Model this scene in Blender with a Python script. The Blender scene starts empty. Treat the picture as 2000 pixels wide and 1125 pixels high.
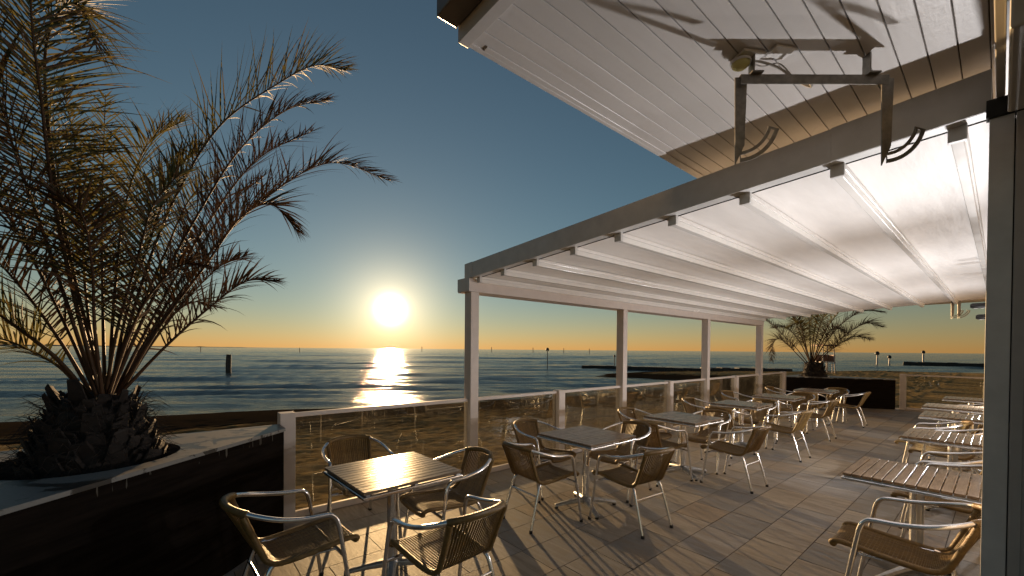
import bpy, math, random
import numpy as np
from mathutils import Vector, Matrix, noise
from mathutils.geometry import tessellate_polygon

# ------------------------------------------------------------ camera
F_PX, CY, YAW, PITCH, ROLL, CAM_H = 799.788, 691.018, 0.874709, -0.010664, 0.0083765, 1.57883
scene = bpy.context.scene
cy_, sy_, cp_, sp_ = math.cos(YAW), math.sin(YAW), math.cos(PITCH), math.sin(PITCH)
FWD = Vector((cy_*cp_, sy_*cp_, sp_)); R0 = Vector((sy_, -cy_, 0)); U0 = R0.cross(FWD)
RGT = R0*math.cos(ROLL) + U0*math.sin(ROLL); UPV = -R0*math.sin(ROLL) + U0*math.cos(ROLL)
CAM = Vector((0, 0, CAM_H))
cam_data = bpy.data.cameras.new("camera"); cam = bpy.data.objects.new("camera", cam_data)
scene.collection.objects.link(cam); scene.camera = cam
cam.matrix_world = Matrix(((RGT.x, UPV.x, -FWD.x, 0), (RGT.y, UPV.y, -FWD.y, 0), (RGT.z, UPV.z, -FWD.z, CAM_H), (0, 0, 0, 1)))
cam_data.sensor_width = 36; cam_data.lens = F_PX/2000*36; cam_data.shift_y = (CY-562.5)/2000
cam_data.clip_start = 0.05; cam_data.clip_end = 20000

# ------------------------------------------------------------ sun, sky, exposure
SUN = Vector((0.39468, 0.91440, 0.09003)).normalized()
SUN_EL = math.asin(SUN.z); SUN_AZ = math.atan2(SUN.x, SUN.y)
SUN_STRENGTH, SKY_STRENGTH, EXPOSURE = 5.0, 0.05, 0.9
world = bpy.data.worlds.new("World"); scene.world = world; world.use_nodes = True
wn, wl = world.node_tree.nodes, world.node_tree.links; wn.clear()
sky = wn.new('ShaderNodeTexSky'); sky.sky_type = 'NISHITA'; sky.sun_disc = False
sky.sun_elevation = SUN_EL; sky.sun_rotation = SUN_AZ
sky.altitude = 0; sky.air_density = 1.0; sky.dust_density = 0.0; sky.ozone_density = 2.5
bg = wn.new('ShaderNodeBackground'); bg.inputs['Strength'].default_value = SKY_STRENGTH
# the sun itself and the glare of the air round it, by direction in the sky
tc = wn.new('ShaderNodeTexCoord')
nrm = wn.new('ShaderNodeVectorMath'); nrm.operation = 'NORMALIZE'; wl.new(tc.outputs['Generated'], nrm.inputs[0])
dot = wn.new('ShaderNodeVectorMath'); dot.operation = 'DOT_PRODUCT'; dot.inputs[1].default_value = SUN
wl.new(nrm.outputs[0], dot.inputs[0])
def wmath(op, a, b=None):
    n = wn.new('ShaderNodeMath'); n.operation = op
    for i, v in enumerate((a, b)):
        if v is None: continue
        if isinstance(v, (int, float)): n.inputs[i].default_value = v
        else: wl.new(v, n.inputs[i])
    return n.outputs[0]
ang = wmath('ARCCOSINE', wmath('MINIMUM', dot.outputs['Value'], 0.999999))
sepz = wn.new('ShaderNodeSeparateXYZ'); wl.new(nrm.outputs[0], sepz.inputs[0])
hzf = wmath('EXPONENT', wmath('MULTIPLY', wmath('POWER', wmath('DIVIDE', wmath('ABSOLUTE', sepz.outputs[2]), 0.16), 1.3), -1.0))
tint = wn.new('ShaderNodeMix'); tint.data_type = 'RGBA'; wl.new(hzf, tint.inputs[0]); tint.inputs[6].default_value = (1.02, .93, .78, 1); tint.inputs[7].default_value = (1.15, .88, .80, 1)
mul = wn.new('ShaderNodeMix'); mul.data_type = 'RGBA'; mul.blend_type = 'MULTIPLY'; mul.inputs[0].default_value = 1
wl.new(sky.outputs[0], mul.inputs[6]); wl.new(tint.outputs[2], mul.inputs[7]); wl.new(mul.outputs[2], bg.inputs[0])
def lobe(width, power, strength, col):
    e = wmath('MULTIPLY', wmath('EXPONENT', wmath('MULTIPLY', wmath('POWER', wmath('DIVIDE', ang, width), power), -1.0)), strength)
    b = wn.new('ShaderNodeBackground'); b.inputs[0].default_value = (*col, 1); wl.new(e, b.inputs[1]); return b.outputs[0]
def wadd(a, b):
    n = wn.new('ShaderNodeAddShader'); wl.new(a, n.inputs[0]); wl.new(b, n.inputs[1]); return n.outputs[0]
sh = bg.outputs[0]
sh = wadd(sh, lobe(0.021, 1.8, 4.5, (1, 0.9, 0.66)))
sh = wadd(sh, lobe(0.065, 1.2, 0.75, (1, 0.78, 0.45)))
sh = wadd(sh, lobe(0.20, 1.1, 0.10, (1, 0.74, 0.42)))
wo = wn.new('ShaderNodeOutputWorld'); wl.new(sh, wo.inputs[0])
sl = bpy.data.lights.new("sun", 'SUN'); sl.energy = SUN_STRENGTH; sl.angle = math.radians(0.5); sl.color = (1.0, 0.63, 0.31)
so = bpy.data.objects.new("sun", sl); scene.collection.objects.link(so)
so.rotation_euler = (-SUN).to_track_quat('-Z', 'Y').to_euler(); so.location = (5, 12, 8)
scene.view_settings.view_transform = 'Standard'; scene.view_settings.look = 'None'
scene.view_settings.gamma = 1; scene.view_settings.exposure = EXPOSURE
scene.cycles.max_bounces = 8; scene.cycles.transparent_max_bounces = 16; scene.cycles.sample_clamp_indirect = 6
scene.cycles.caustics_reflective = True; scene.cycles.caustics_refractive = False
try: scene.cycles.use_denoising = True
except Exception: pass

# ------------------------------------------------------------ helpers
COL = scene.collection
rng = random.Random(7)
def ray(px, py): return FWD*F_PX + RGT*(px-1000) - UPV*(py-CY)
def at_y(px, py, Y): v = ray(px, py); return CAM + v*(Y/v.y)
def at_x(px, py, X): v = ray(px, py); return CAM + v*(X/v.x)
def at_z(px, py, z): v = ray(px, py); return CAM + v*((z-CAM_H)/v.z)

class MB:
    def __init__(s): s.v = []; s.f = []; s.sm = []; s.uv = None
    def add(s, vs, fs, smooth=False):
        o = len(s.v); s.v += [tuple(p) for p in vs]; s.f += [tuple(i+o for i in f) for f in fs]; s.sm += [smooth]*len(fs); return o
    def box(s, x0, x1, y0, y1, z0, z1, M=None):
        p = [Vector((x, y, z)) for z in (z0, z1) for y in (y0, y1) for x in (x0, x1)]
        if M is not None: p = [M @ q for q in p]
        s.add(p, [(0, 2, 3, 1), (4, 5, 7, 6), (0, 1, 5, 4), (2, 6, 7, 3), (0, 4, 6, 2), (1, 3, 7, 5)])
    def prism(s, poly, z0, z1, cap_top=True, cap_bot=True):
        n = len(poly); s.add([(x, y, z0) for x, y in poly]+[(x, y, z1) for x, y in poly],
            [(i, (i+1) % n, n+(i+1) % n, n+i) for i in range(n)] + ([tuple(range(n, 2*n))] if cap_top else []) + ([tuple(range(n-1, -1, -1))] if cap_bot else []))
    def tube(s, pts, rad, n=10, caps=True, flat=None, closed=False):
        pts = [Vector(p) for p in pts]; m = len(pts)
        rads = [rad]*m if isinstance(rad, (int, float)) else list(rad)
        prev = None; vs = []
        for i, p in enumerate(pts):
            if closed: t = pts[(i+1) % m]-pts[i-1]
            else: t = (pts[min(i+1, m-1)]-pts[max(i-1, 0)])
            t = t.normalized() if t.length > 1e-9 else Vector((0, 0, 1))
            if prev is None:
                a = Vector((0, 0, 1)) if abs(t.z) < 0.9 else Vector((1, 0, 0)); nv = (a - t*a.dot(t)).normalized()
            else:
                nv = prev - t*prev.dot(t); nv = nv.normalized() if nv.length > 1e-6 else prev
            prev = nv; b = t.cross(nv)
            for k in range(n):
                a = 2*math.pi*k/n; vs.append(p + (nv*math.cos(a)*(flat or 1) + b*math.sin(a))*rads[i])
        fs = [(i*n+k, i*n+(k+1) % n, (i+1)*n+(k+1) % n, (i+1)*n+k) for i in range(m-1) for k in range(n)]
        if closed: fs += [((m-1)*n+k, (m-1)*n+(k+1) % n, (k+1) % n, k) for k in range(n)]
        s.add(vs, fs, True)
        if caps and not closed:
            s.add(vs[:n], [tuple(range(n-1, -1, -1))]); s.add(vs[-n:], [tuple(range(n))])
    def lathe(s, prof, c=(0, 0), n=24, smooth=True, wob=None):
        vs = []
        for j, (r, z) in enumerate(prof):
            for k in range(n):
                a = 2*math.pi*k/n; rr = r*(wob(a, z) if wob else 1); vs.append((c[0]+rr*math.cos(a), c[1]+rr*math.sin(a), z))
        s.add(vs, [(j*n+k, j*n+(k+1) % n, (j+1)*n+(k+1) % n, (j+1)*n+k) for j in range(len(prof)-1) for k in range(n)], smooth)
    def disc(s, c, r, n=24, up=True):
        s.add([(c[0]+r*math.cos(2*math.pi*k/n), c[1]+r*math.sin(2*math.pi*k/n), c[2]) for k in range(n)], [tuple(range(n)) if up else tuple(range(n-1, -1, -1))])
    def mesh(s, name):
        me = bpy.data.meshes.new(name); me.from_pydata(s.v, [], s.f); me.polygons.foreach_set('use_smooth', s.sm); me.update(); return me
    def build(s, name, mat, parent=None, bevel=0, seg=2, **kw):
        me = s.mesh(name); me.materials.append(mat)
        o = bpy.data.objects.new(name, me); COL.objects.link(o)
        if bevel:
            b = o.modifiers.new('bevel', 'BEVEL'); b.width = bevel; b.segments = seg; b.limit_method = 'ANGLE'; b.angle_limit = 0.7
        if parent: o.parent = parent
        for k, v in kw.items(): o[k] = v
        return o

def grid_obj(name, P, mat, parent=None, smooth=True, **kw):     # P: (rows, cols, 3) numpy
    r, c = P.shape[:2]; me = bpy.data.meshes.new(name)
    me.vertices.add(r*c); me.vertices.foreach_set('co', P.reshape(-1).astype(np.float32))
    idx = np.arange(r*c).reshape(r, c)
    q = np.stack([idx[:-1, :-1], idx[:-1, 1:], idx[1:, 1:], idx[1:, :-1]], -1).reshape(-1)
    nf = (r-1)*(c-1); me.loops.add(nf*4); me.loops.foreach_set('vertex_index', q.astype(np.int32))
    me.polygons.add(nf); me.polygons.foreach_set('loop_start', np.arange(nf, dtype=np.int32)*4)
    me.polygons.foreach_set('use_smooth', np.full(nf, smooth)); me.update(calc_edges=True); me.validate()
    me.materials.append(mat); o = bpy.data.objects.new(name, me); COL.objects.link(o)
    if parent: o.parent = parent
    for k, v in kw.items(): o[k] = v
    return o

def empty(name, loc=(0, 0, 0), rz=0, label=None, category=None, group=None):
    o = bpy.data.objects.new(name, None); COL.objects.link(o); o.location = loc; o.rotation_euler = (0, 0, rz); o.empty_display_size = 0.1
    tag(o, label, category, group); return o
def tag(o, label=None, category=None, group=None, kind=None):
    if label: o['label'] = label
    if category: o['category'] = category
    if group: o['group'] = group
    if kind: o['kind'] = kind
    return o
def copy_tree(o, parent=None):
    c = o.copy(); COL.objects.link(c); c.parent = parent
    for ch in list(o.children): copy_tree(ch, c)
    return c
def smoothpts(P, n):
    P = [Vector(p) for p in P]; P = [P[0]*2-P[1]] + P + [P[-1]*2-P[-2]]; out = []; segs = len(P)-3
    for i in range(n+1):
        t = i/n*segs; k = min(int(t), segs-1); u = t-k; a, b, c, d = P[k:k+4]
        out.append(0.5*((2*b) + (c-a)*u + (2*a-5*b+4*c-d)*u*u + (3*b-a-3*c+d)*u**3))
    return out

def vnoise(x, y, seed=0):
    def h(i, j):
        n = (i*374761393 + j*668265263 + seed*974711) & 0x7fffffff
        n = (n ^ (n >> 13))*1274126177 & 0x7fffffff
        return ((n ^ (n >> 16)) & 0xffff)/65535.0
    xi = np.floor(x).astype(np.int64); yi = np.floor(y).astype(np.int64); u = x-xi; v = y-yi
    u = u*u*(3-2*u); v = v*v*(3-2*v)
    return (h(xi, yi)*(1-u)+h(xi+1, yi)*u)*(1-v) + (h(xi, yi+1)*(1-u)+h(xi+1, yi+1)*u)*v

# ------------------------------------------------------------ materials
class Mat:
    def __init__(s, name):
        s.m = bpy.data.materials.new(name); s.m.use_nodes = True; s.n = s.m.node_tree.nodes; s.l = s.m.node_tree.links
        s.n.clear(); s.out = s.n.new('ShaderNodeOutputMaterial')
    def node(s, t, **kw):
        n = s.n.new(t)
        for k, v in kw.items(): setattr(n, k, v)
        return n
    def set(s, n, i, v):
        if v is None: return
        if isinstance(v, bpy.types.NodeSocket): s.l.new(v, n.inputs[i])
        elif isinstance(v, tuple) and len(v) == 3 and n.inputs[i].type == 'RGBA': n.inputs[i].default_value = (*v, 1)
        else: n.inputs[i].default_value = v
    def bsdf(s, col=(.5, .5, .5), rough=.5, metal=0, normal=None, **kw):
        b = s.node('ShaderNodeBsdfPrincipled'); s.set(b, 'Base Color', col); s.set(b, 'Roughness', rough); s.set(b, 'Metallic', metal); s.set(b, 'Normal', normal)
        for k, v in kw.items(): s.set(b, k.replace('_', ' '), v)
        return b.outputs[0]
    def coord(s, which='Object', scale=(1, 1, 1), rot=(0, 0, 0)):
        t = s.node('ShaderNodeTexCoord'); m = s.node('ShaderNodeMapping'); s.l.new(t.outputs[which], m.inputs[0]); m.inputs['Scale'].default_value = scale; m.inputs['Rotation'].default_value = rot; return m.outputs[0]
    def wpos(s, scale=(1, 1, 1), rot=(0, 0, 0)):
        t = s.node('ShaderNodeNewGeometry'); m = s.node('ShaderNodeMapping'); s.l.new(t.outputs['Position'], m.inputs[0]); m.inputs['Scale'].default_value = scale; m.inputs['Rotation'].default_value = rot; return m.outputs[0]
    def wposr(s, scale, rz):      # world position turned by rz, then scaled
        t = s.node('ShaderNodeNewGeometry'); m = s.node('ShaderNodeMapping', vector_type='TEXTURE'); s.l.new(t.outputs['Position'], m.inputs[0]); m.inputs['Scale'].default_value = tuple(1/v for v in scale); m.inputs['Rotation'].default_value = (0, 0, math.radians(rz)); return m.outputs[0]
    def noise(s, vec, scale=5, detail=4, rough=.55, dist=0, out='Fac'):
        n = s.node('ShaderNodeTexNoise'); s.set(n, 'Vector', vec); s.set(n, 'Scale', scale); s.set(n, 'Detail', detail); s.set(n, 'Roughness', rough); s.set(n, 'Distortion', dist); return n.outputs[out]
    def ramp(s, fac, stops, interp='LINEAR'):
        r = s.node('ShaderNodeValToRGB'); s.l.new(fac, r.inputs[0]); e = r.color_ramp.elements; r.color_ramp.interpolation = interp
        while len(e) < len(stops): e.new(0.5)
        for k, (p, c) in enumerate(stops):
            e[k].position = p; e[k].color = (*c, 1) if isinstance(c, tuple) else (c, c, c, 1)
        return r.outputs[0]
    def mix(s, fac, a, b, mode='MIX'):
        n = s.node('ShaderNodeMix', data_type='RGBA', blend_type=mode); s.set(n, 0, fac)
        for i, v in ((6, a), (7, b)):
            if isinstance(v, tuple): n.inputs[i].default_value = (*v, 1)
            else: s.l.new(v, n.inputs[i])
        return n.outputs[2]
    def math(s, op, a, b=0.5):
        n = s.node('ShaderNodeMath', operation=op)
        for i, v in enumerate((a, b)): s.set(n, i, v)
        return n.outputs[0]
    def rand(s): return s.node('ShaderNodeNewGeometry').outputs['Random Per Island']
    def objrand(s): return s.node('ShaderNodeObjectInfo').outputs['Random']
    def bump(s, h, strength=.3, dist=.01, normal=None):
        b = s.node('ShaderNodeBump'); s.set(b, 'Height', h); s.set(b, 'Strength', strength); s.set(b, 'Distance', dist); s.set(b, 'Normal', normal); return b.outputs[0]
    def mixsh(s, fac, a, b):
        n = s.node('ShaderNodeMixShader'); s.set(n, 0, fac); s.l.new(a, n.inputs[1]); s.l.new(b, n.inputs[2]); return n.outputs[0]
    def done(s, sh): s.l.new(sh, s.out.inputs[0]); return s.m

def m_simple(name, col, rough=.5, metal=0, nscale=20, var=.15, bumps=.05, **kw):
    m = Mat(name); c = m.coord('Object'); n = m.noise(c, nscale, 5)
    lo = tuple(v*(1-var) for v in col); hi = tuple(min(1, v*(1+var)) for v in col)
    cc = m.ramp(n, [(.3, lo), (.7, hi)])
    rr = m.ramp(m.noise(c, nscale*.4, 4), [(.3, max(0.02, rough*.8)), (.7, min(1, rough*1.25))])
    return m.done(m.bsdf(cc, rr, metal, m.bump(m.noise(c, nscale*6, 3), bumps, .002), **kw))

ALU = m_simple('polished_aluminium', (.80, .81, .83), .22, 1.0, 14, .08, .03)
ALU_D = m_simple('cast_aluminium', (.42, .43, .44), .42, .9, 25, .2, .15)
STEEL = m_simple('galvanised_steel', (.22, .21, .19), .45, .7, 30, .25, .1)
PAINT = m_simple('warm_white_painted_metal', (.55, .50, .47), .42, 0, 9, .05, .03)
GREYP = m_simple('grey_painted_aluminium', (.52, .52, .51), .4, .1, 9, .08, .04)
BLACK = m_simple('black_plastic', (.015, .015, .015), .5, 0, 20, .2, .1)
DARK = m_simple('dark_gap', (.02, .02, .018), .8, 0, 20, .2, .1)
WALLM = m_simple('taupe_wall_panel', (.34, .32, .30), .55, 0, 6, .08, .06)
CREAM = m_simple('cream_painted_housing', (.42, .40, .35), .45, 0, 8, .08, .04)
RUST = m_simple('faded_orange_boards', (.25, .13, .085), .7, 0, 12, .25, .1)
CABLE = m_simple('grey_cable', (.35, .34, .32), .6, 0, 30, .1, .05)

def mat_wicker():
    m = Mat('woven_wicker'); c = m.coord('Object')
    n = m.noise(c, 60, 4); r = m.rand()
    col = m.mix(r, (.125, .074, .019), (.24, .150, .043))
    col = m.mix(m.ramp(n, [(.35, .0), (.75, .6)]), col, (0.0605, 0.03025, 0.011))
    w = m.node('ShaderNodeTexWave', wave_type='BANDS', bands_direction='DIAGONAL'); m.set(w, 'Vector', c); m.set(w, 'Scale', 90); m.set(w, 'Distortion', 1.5)
    return m.done(m.bsdf(col, .42, 0, m.bump(w.outputs['Fac'], .5, .002)))
WICKER = mat_wicker()

def mat_wood():
    m = Mat('weathered_teak'); c = m.coord('Object', (3, 26, 26)); r = m.rand()
    add = m.node('ShaderNodeVectorMath', operation='ADD'); m.l.new(c, add.inputs[0])
    cmb = m.node('ShaderNodeCombineXYZ'); m.set(cmb, 0, m.math('MULTIPLY', r, 57.0)); m.set(cmb, 1, m.math('MULTIPLY', r, 13.0)); m.set(cmb, 2, m.math('MULTIPLY', m.objrand(), 31.0)); m.l.new(cmb.outputs[0], add.inputs[1])
    g = m.noise(add.outputs[0], 2.2, 9, .7, 1.2)
    col = m.ramp(g, [(.25, (0.072, 0.0468, 0.02736)), (.45, (0.18, 0.126, 0.0792)), (.62, (0.2592, 0.1944, 0.1296)), (.8, (0.3312, 0.2664, 0.1944))])
    col = m.mix(m.math('MULTIPLY', r, .45), col, (0.216, 0.1728, 0.1368))
    big = m.noise(m.coord('Object', (2, 5, 5)), 3, 4); col = m.mix(m.ramp(big, [(.45, 0.0), (.75, .55)]), col, (0.1152, 0.0864, 0.0648))
    rough = m.ramp(g, [(.3, .24), (.7, .15)])
    return m.done(m.bsdf(col, rough, 0, m.bump(g, .3, .003), Specular_IOR_Level=.10))
WOOD = mat_wood()

def mat_tile():
    m = Mat('sandstone_paving'); r = m.rand(); pos = m.wpos((7.0, 1.1, 1))
    off = m.node('ShaderNodeVectorMath', operation='ADD'); m.l.new(pos, off.inputs[0])
    cmb = m.node('ShaderNodeCombineXYZ'); m.set(cmb, 2, m.math('MULTIPLY', r, 40.0)); m.set(cmb, 0, m.math('MULTIPLY', r, 9.0)); m.l.new(cmb.outputs[0], off.inputs[1])
    v = m.noise(off.outputs[0], 1.6, 8, .62, 1.4); fine = m.noise(m.wpos(), 60, 6, .7); vein = m.noise(m.wpos((34, 1.6, 1)), 1.0, 6, .65, .8); blot = m.noise(m.wpos(), 1.3, 5, .6, .6)
    base = m.ramp(r, [(0, (0.2242, 0.2242, 0.2185)), (.18, (0.3105, 0.2818, 0.2415)), (.36, (0.184, 0.1898, 0.1955)), (.52, (0.322, 0.2818, 0.2242)), (.68, (0.2587, 0.253, 0.2472)), (.86, (0.2702, 0.2185, 0.161))], 'CONSTANT')
    col = m.mix(m.ramp(v, [(.35, 0.0), (.65, .75)]), base, (0.1512, 0.126, 0.1008))
    col = m.mix(m.ramp(v, [(.55, 0.0), (.85, .5)]), col, (0.3168, 0.2376, 0.1584))
    col = m.mix(m.ramp(vein, [(.50, 0.0), (.70, .35)]), col, (.15, .14, .125)); col = m.mix(m.ramp(vein, [(.30, .30), (.40, 0.0)]), col, (.36, .31, .25))
    col = m.mix(m.ramp(blot, [(.55, 0.0), (.8, .45)]), col, (0.1224, 0.1008, 0.0792))
    rough = m.ramp(fine, [(.3, .46), (.7, .68)])
    h = m.mix(.35, m.mix(.5, v, fine), blot)
    return m.done(m.bsdf(col, rough, 0, m.bump(h, .5, .010)))
TILE = mat_tile()
GROUT = m_simple('dark_joint_mortar', (.075, .06, .048), .9, 0, 40, .3, .3)

def mat_sand():
    m = Mat('beach_sand'); g = m.node('ShaderNodeNewGeometry'); s = m.node('ShaderNodeSeparateXYZ'); m.l.new(g.outputs['Position'], s.inputs[0])
    n1 = m.noise(m.wposr((.8, 3.2, 1), -25), 3.6, 8, .68); n2 = m.noise(m.wpos(), 45, 6, .7); n3 = m.noise(m.wpos((.25, 1.2, 1), (0, 0, -.25)), 1.3, 5, .6)
    dry = m.ramp(n1, [(.34, (.12, .083, .040)), (.58, (.48, .345, .165))])
    hgt = m.math('ADD', s.outputs[2], m.math('MULTIPLY', n3, .10))
    wet = m.ramp(m.math('MULTIPLY', m.math('ADD', hgt, .60), 3.0), [(.76, 1.0), (.96, 0.0)])
    col = m.mix(wet, dry, (.040, .029, .019)); rough = m.mix(wet, (.9, .9, .9), (.8, .8, .8))
    h = m.mix(.4, n1, n2)
    d = m.node('ShaderNodeBsdfDiffuse'); m.set(d, 'Color', col); m.set(d, 'Roughness', .5); m.set(d, 'Normal', m.bump(h, 1.0, .055))
    return m.done(d.outputs[0])
SAND = mat_sand()

def mat_sea():
    m = Mat('sea_water'); 
    a = m.noise(m.wposr((.55, 2.4, 1), -32), 1.6, 6, .62, .35); b = m.noise(m.wposr((1.0, 2.6, 1), -24), 6.5, 4, .6)
    c = m.noise(m.wposr((.04, .16, 1), -30), 1.2, 4, .6)
    big = m.noise(m.wposr((.16, .62, 1), -30), 1.0, 7, .68, .3)
    h = m.math('ADD', m.math('MULTIPLY', a, 1.0), m.math('ADD', m.math('MULTIPLY', b, .25), m.math('MULTIPLY', big, 1.3)))
    col = m.ramp(c, [(.4, (.035, .062, .080)), (.62, (.06, .075, .08))])
    col = m.mix(m.ramp(m.noise(m.wposr((.10, .42, 1), -30), 1.4, 4, .6), [(.56, 0.0), (.72, .75)]), col, (.075, .055, .036))
    rough = m.ramp(c, [(.35, .10), (.7, .14)])
    return m.done(m.bsdf(col, rough, 0, m.bump(h, .9, .10), IOR=1.33, Specular_IOR_Level=.24))
SEA = mat_sea()

def mat_glass():
    m = Mat('clear_balustrade_glass'); fr = m.node('ShaderNodeFresnel'); m.set(fr, 'IOR', 1.45)
    tr = m.node('ShaderNodeBsdfTransparent'); tr.inputs[0].default_value = (.86, .86, .82, 1)
    gl = m.node('ShaderNodeBsdfGlossy'); gl.inputs['Roughness'].default_value = .02; gl.inputs[0].default_value = (.9, .9, .9, 1)
    base = m.mixsh(m.math('MULTIPLY', fr.outputs[0], .75), tr.outputs[0], gl.outputs[0])
    tl = m.node('ShaderNodeBsdfTranslucent'); tl.inputs[0].default_value = (.75, .72, .66, 1)
    df = m.node('ShaderNodeBsdfDiffuse'); df.inputs[0].default_value = (.75, .72, .66, 1)
    dust = m.mixsh(.4, tl.outputs[0], df.outputs[0])
    salt = m.noise(m.wpos((1, 1, 1)), 2.5, 6, .6); runs = m.noise(m.wpos((38, 38, 1.2)), 1.0, 3, .5, .6); spots = m.noise(m.wpos(), 80, 2)
    f = m.math('ADD', m.ramp(salt, [(.35, .002), (.75, .009)]), m.math('ADD', m.ramp(runs, [(.66, 0.0), (.76, .10)]), m.ramp(spots, [(.72, 0.0), (.8, .10)])))
    return m.done(m.mixsh(f, base, dust))
GLASS = mat_glass()

def mat_fabric():
    m = Mat('white_awning_fabric'); n = m.noise(m.wpos((.35, 2.2, 1)), 2.0, 5, .6); n2 = m.noise(m.wpos((1, 1, 1)), .9, 4)
    col = m.ramp(n, [(.3, (.62, .61, .60)), (.7, (.73, .72, .71))]); col = m.mix(m.ramp(n2, [(.55, 0.0), (.8, .35)]), col, (.52, .50, .47))
    fine = m.noise(m.wpos((.6, 3.5, 1)), 3.5, 5, .6)
    b = m.bsdf(col, .5, 0, m.bump(fine, .45, .012), Specular_IOR_Level=.35)
    t = m.node('ShaderNodeBsdfTranslucent'); t.inputs[0].default_value = (.8, .78, .74, 1)
    return m.done(m.mixsh(.06, b, t.outputs[0]))
FABRIC = mat_fabric()
PROFILE = m_simple('white_roof_profile', (.68, .67, .65), .22, 0, 10, .03, .02)

def mat_boards():
    m = Mat('white_painted_boards'); r = m.rand(); n = m.noise(m.wpos((1.5, 14, 14)), 2.0, 6, .6); f = m.noise(m.wpos(), 30, 5, .6)
    col = m.mix(r, (.47, .45, .43), (.53, .505, .485)); col = m.mix(m.ramp(n, [(.5, 0.0), (.8, .3)]), col, (.42, .38, .34))
    chip = m.noise(m.wpos((2, 6, 6)), 5, 6, .7); col = m.mix(m.ramp(chip, [(.70, 0.0), (.74, .6)]), col, (.34, .31, .28))
    return m.done(m.bsdf(col, .38, 0, m.bump(m.mix(.5, n, f), .35, .006)))
BOARDS = mat_boards()

def mat_planter_top():
    m = Mat('peeling_silver_coping'); n = m.noise(m.wpos((1.2, 1.8, 1), (0, 0, .7)), 2.6, 8, .6, .8); f = m.noise(m.wpos(), 40, 5)
    k = m.ramp(n, [(.485, 0.0), (.50, 1.0)], 'LINEAR')
    col = m.mix(k, (.05, .046, .04), (.20, .20, .19)); col = m.mix(m.ramp(f, [(.5, 0.0), (.8, .3)]), col, (.06, .055, .05))
    rough = m.mix(k, (.35, .35, .35), (.5, .5, .5))
    return m.done(m.bsdf(col, rough, 0, m.bump(m.mix(.7, f, k), .25, .004), Specular_IOR_Level=.12))
PL_TOP = mat_planter_top()
def mat_planter_side():
    m = Mat('dark_stained_cladding'); g = m.node('ShaderNodeNewGeometry'); s = m.node('ShaderNodeSeparateXYZ'); m.l.new(g.outputs['Position'], s.inputs[0])
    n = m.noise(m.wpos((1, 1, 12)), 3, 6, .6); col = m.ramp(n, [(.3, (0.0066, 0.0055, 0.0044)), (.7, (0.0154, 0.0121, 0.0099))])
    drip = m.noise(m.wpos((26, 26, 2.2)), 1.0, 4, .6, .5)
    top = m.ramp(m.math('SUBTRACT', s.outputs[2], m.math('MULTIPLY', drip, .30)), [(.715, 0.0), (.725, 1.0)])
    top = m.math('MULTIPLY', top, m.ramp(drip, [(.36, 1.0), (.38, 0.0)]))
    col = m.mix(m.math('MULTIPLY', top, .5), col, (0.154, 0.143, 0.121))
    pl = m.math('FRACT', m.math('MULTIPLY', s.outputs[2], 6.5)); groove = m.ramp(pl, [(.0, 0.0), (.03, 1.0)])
    d = m.node('ShaderNodeBsdfDiffuse'); m.set(d, 'Color', col); m.set(d, 'Normal', m.bump(groove, .3, .003))
    return m.done(d.outputs[0])
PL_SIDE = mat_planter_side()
SOIL = m_simple('planter_soil', (.03, .022, .015), .95, 0, 60, .5, .8)

def mat_leaf():
    m = Mat('palm_leaflets'); r = m.rand(); 
    col = m.ramp(r, [(0, (0.01706, 0.02438, 0.008775)), (.35, (0.02681, 0.03413, 0.0117)), (.55, (0.04144, 0.03656, 0.01462)), (.75, (0.06338, 0.03413, 0.0156)), (1, (0.08288, 0.04144, 0.0195))])
    b = m.bsdf(col, .6, 0, Specular_IOR_Level=.25); t = m.node('ShaderNodeBsdfTranslucent'); m.set(t, 0, m.mix(.5, col, (.22, .19, .05)))
    return m.done(m.mixsh(.34, b, t.outputs[0]))
LEAF = mat_leaf()
def mat_leaf_dry():
    m = Mat('dry_palm_leaflets'); r = m.rand()
    col = m.ramp(r, [(0, (0.02145, 0.02145, 0.00936)), (.3, (0.0429, 0.02418, 0.0117)), (.7, (0.0663, 0.03315, 0.01638)), (1, (0.0858, 0.04875, 0.0234))])
    b = m.bsdf(col, .65, 0, Specular_IOR_Level=.2); t = m.node('ShaderNodeBsdfTranslucent'); m.set(t, 0, col)
    return m.done(m.mixsh(.2, b, t.outputs[0]))
LEAF_DRY = mat_leaf_dry()
BARK = m_simple('palm_bark', (.012, .008, .006), .9, 0, 18, .5, .9)

# ------------------------------------------------------------ setting: ground, sea, distant land
LAND = [(-400, 140), (-100, 46), (-30, 25.3), (-2.6, 17.6), (.87, 16.6), (2.9, 16.1), (5.35, 15.2), (9, 14), (13.9, 12.9), (17.3, 12.6), (21.6, 12.2), (25, 12.3), (27.5, 13.3), (28.8, 15.5), (28.2, 18), (27.2, 20.2), (27.8, 21.6), (31, 23.2), (36, 23.4), (40, 22.6), (44, 20.5), (52, 15), (62, 9.8), (66, 2), (75, -20), (100, -120), (-400, -120)]
def land_sd(x, y):       # signed distance, positive inside the land
    d = np.full(x.shape, 1e9); inside = np.zeros(x.shape, bool); n = len(LAND)
    for i in range(n):
        ax, ay = LAND[i]; bx, by = LAND[(i+1) % n]; dx, dy = bx-ax, by-ay
        t = np.clip(((x-ax)*dx+(y-ay)*dy)/(dx*dx+dy*dy), 0, 1); d = np.minimum(d, np.hypot(x-ax-t*dx, y-ay-t*dy))
        c = ((ay > y) != (by > y)) & (x < (bx-ax)*(y-ay)/((by-ay) if by != ay else 1e-9)+ax); inside ^= c
    return np.where(inside, d, -d)
SEA_Z = -0.6
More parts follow.
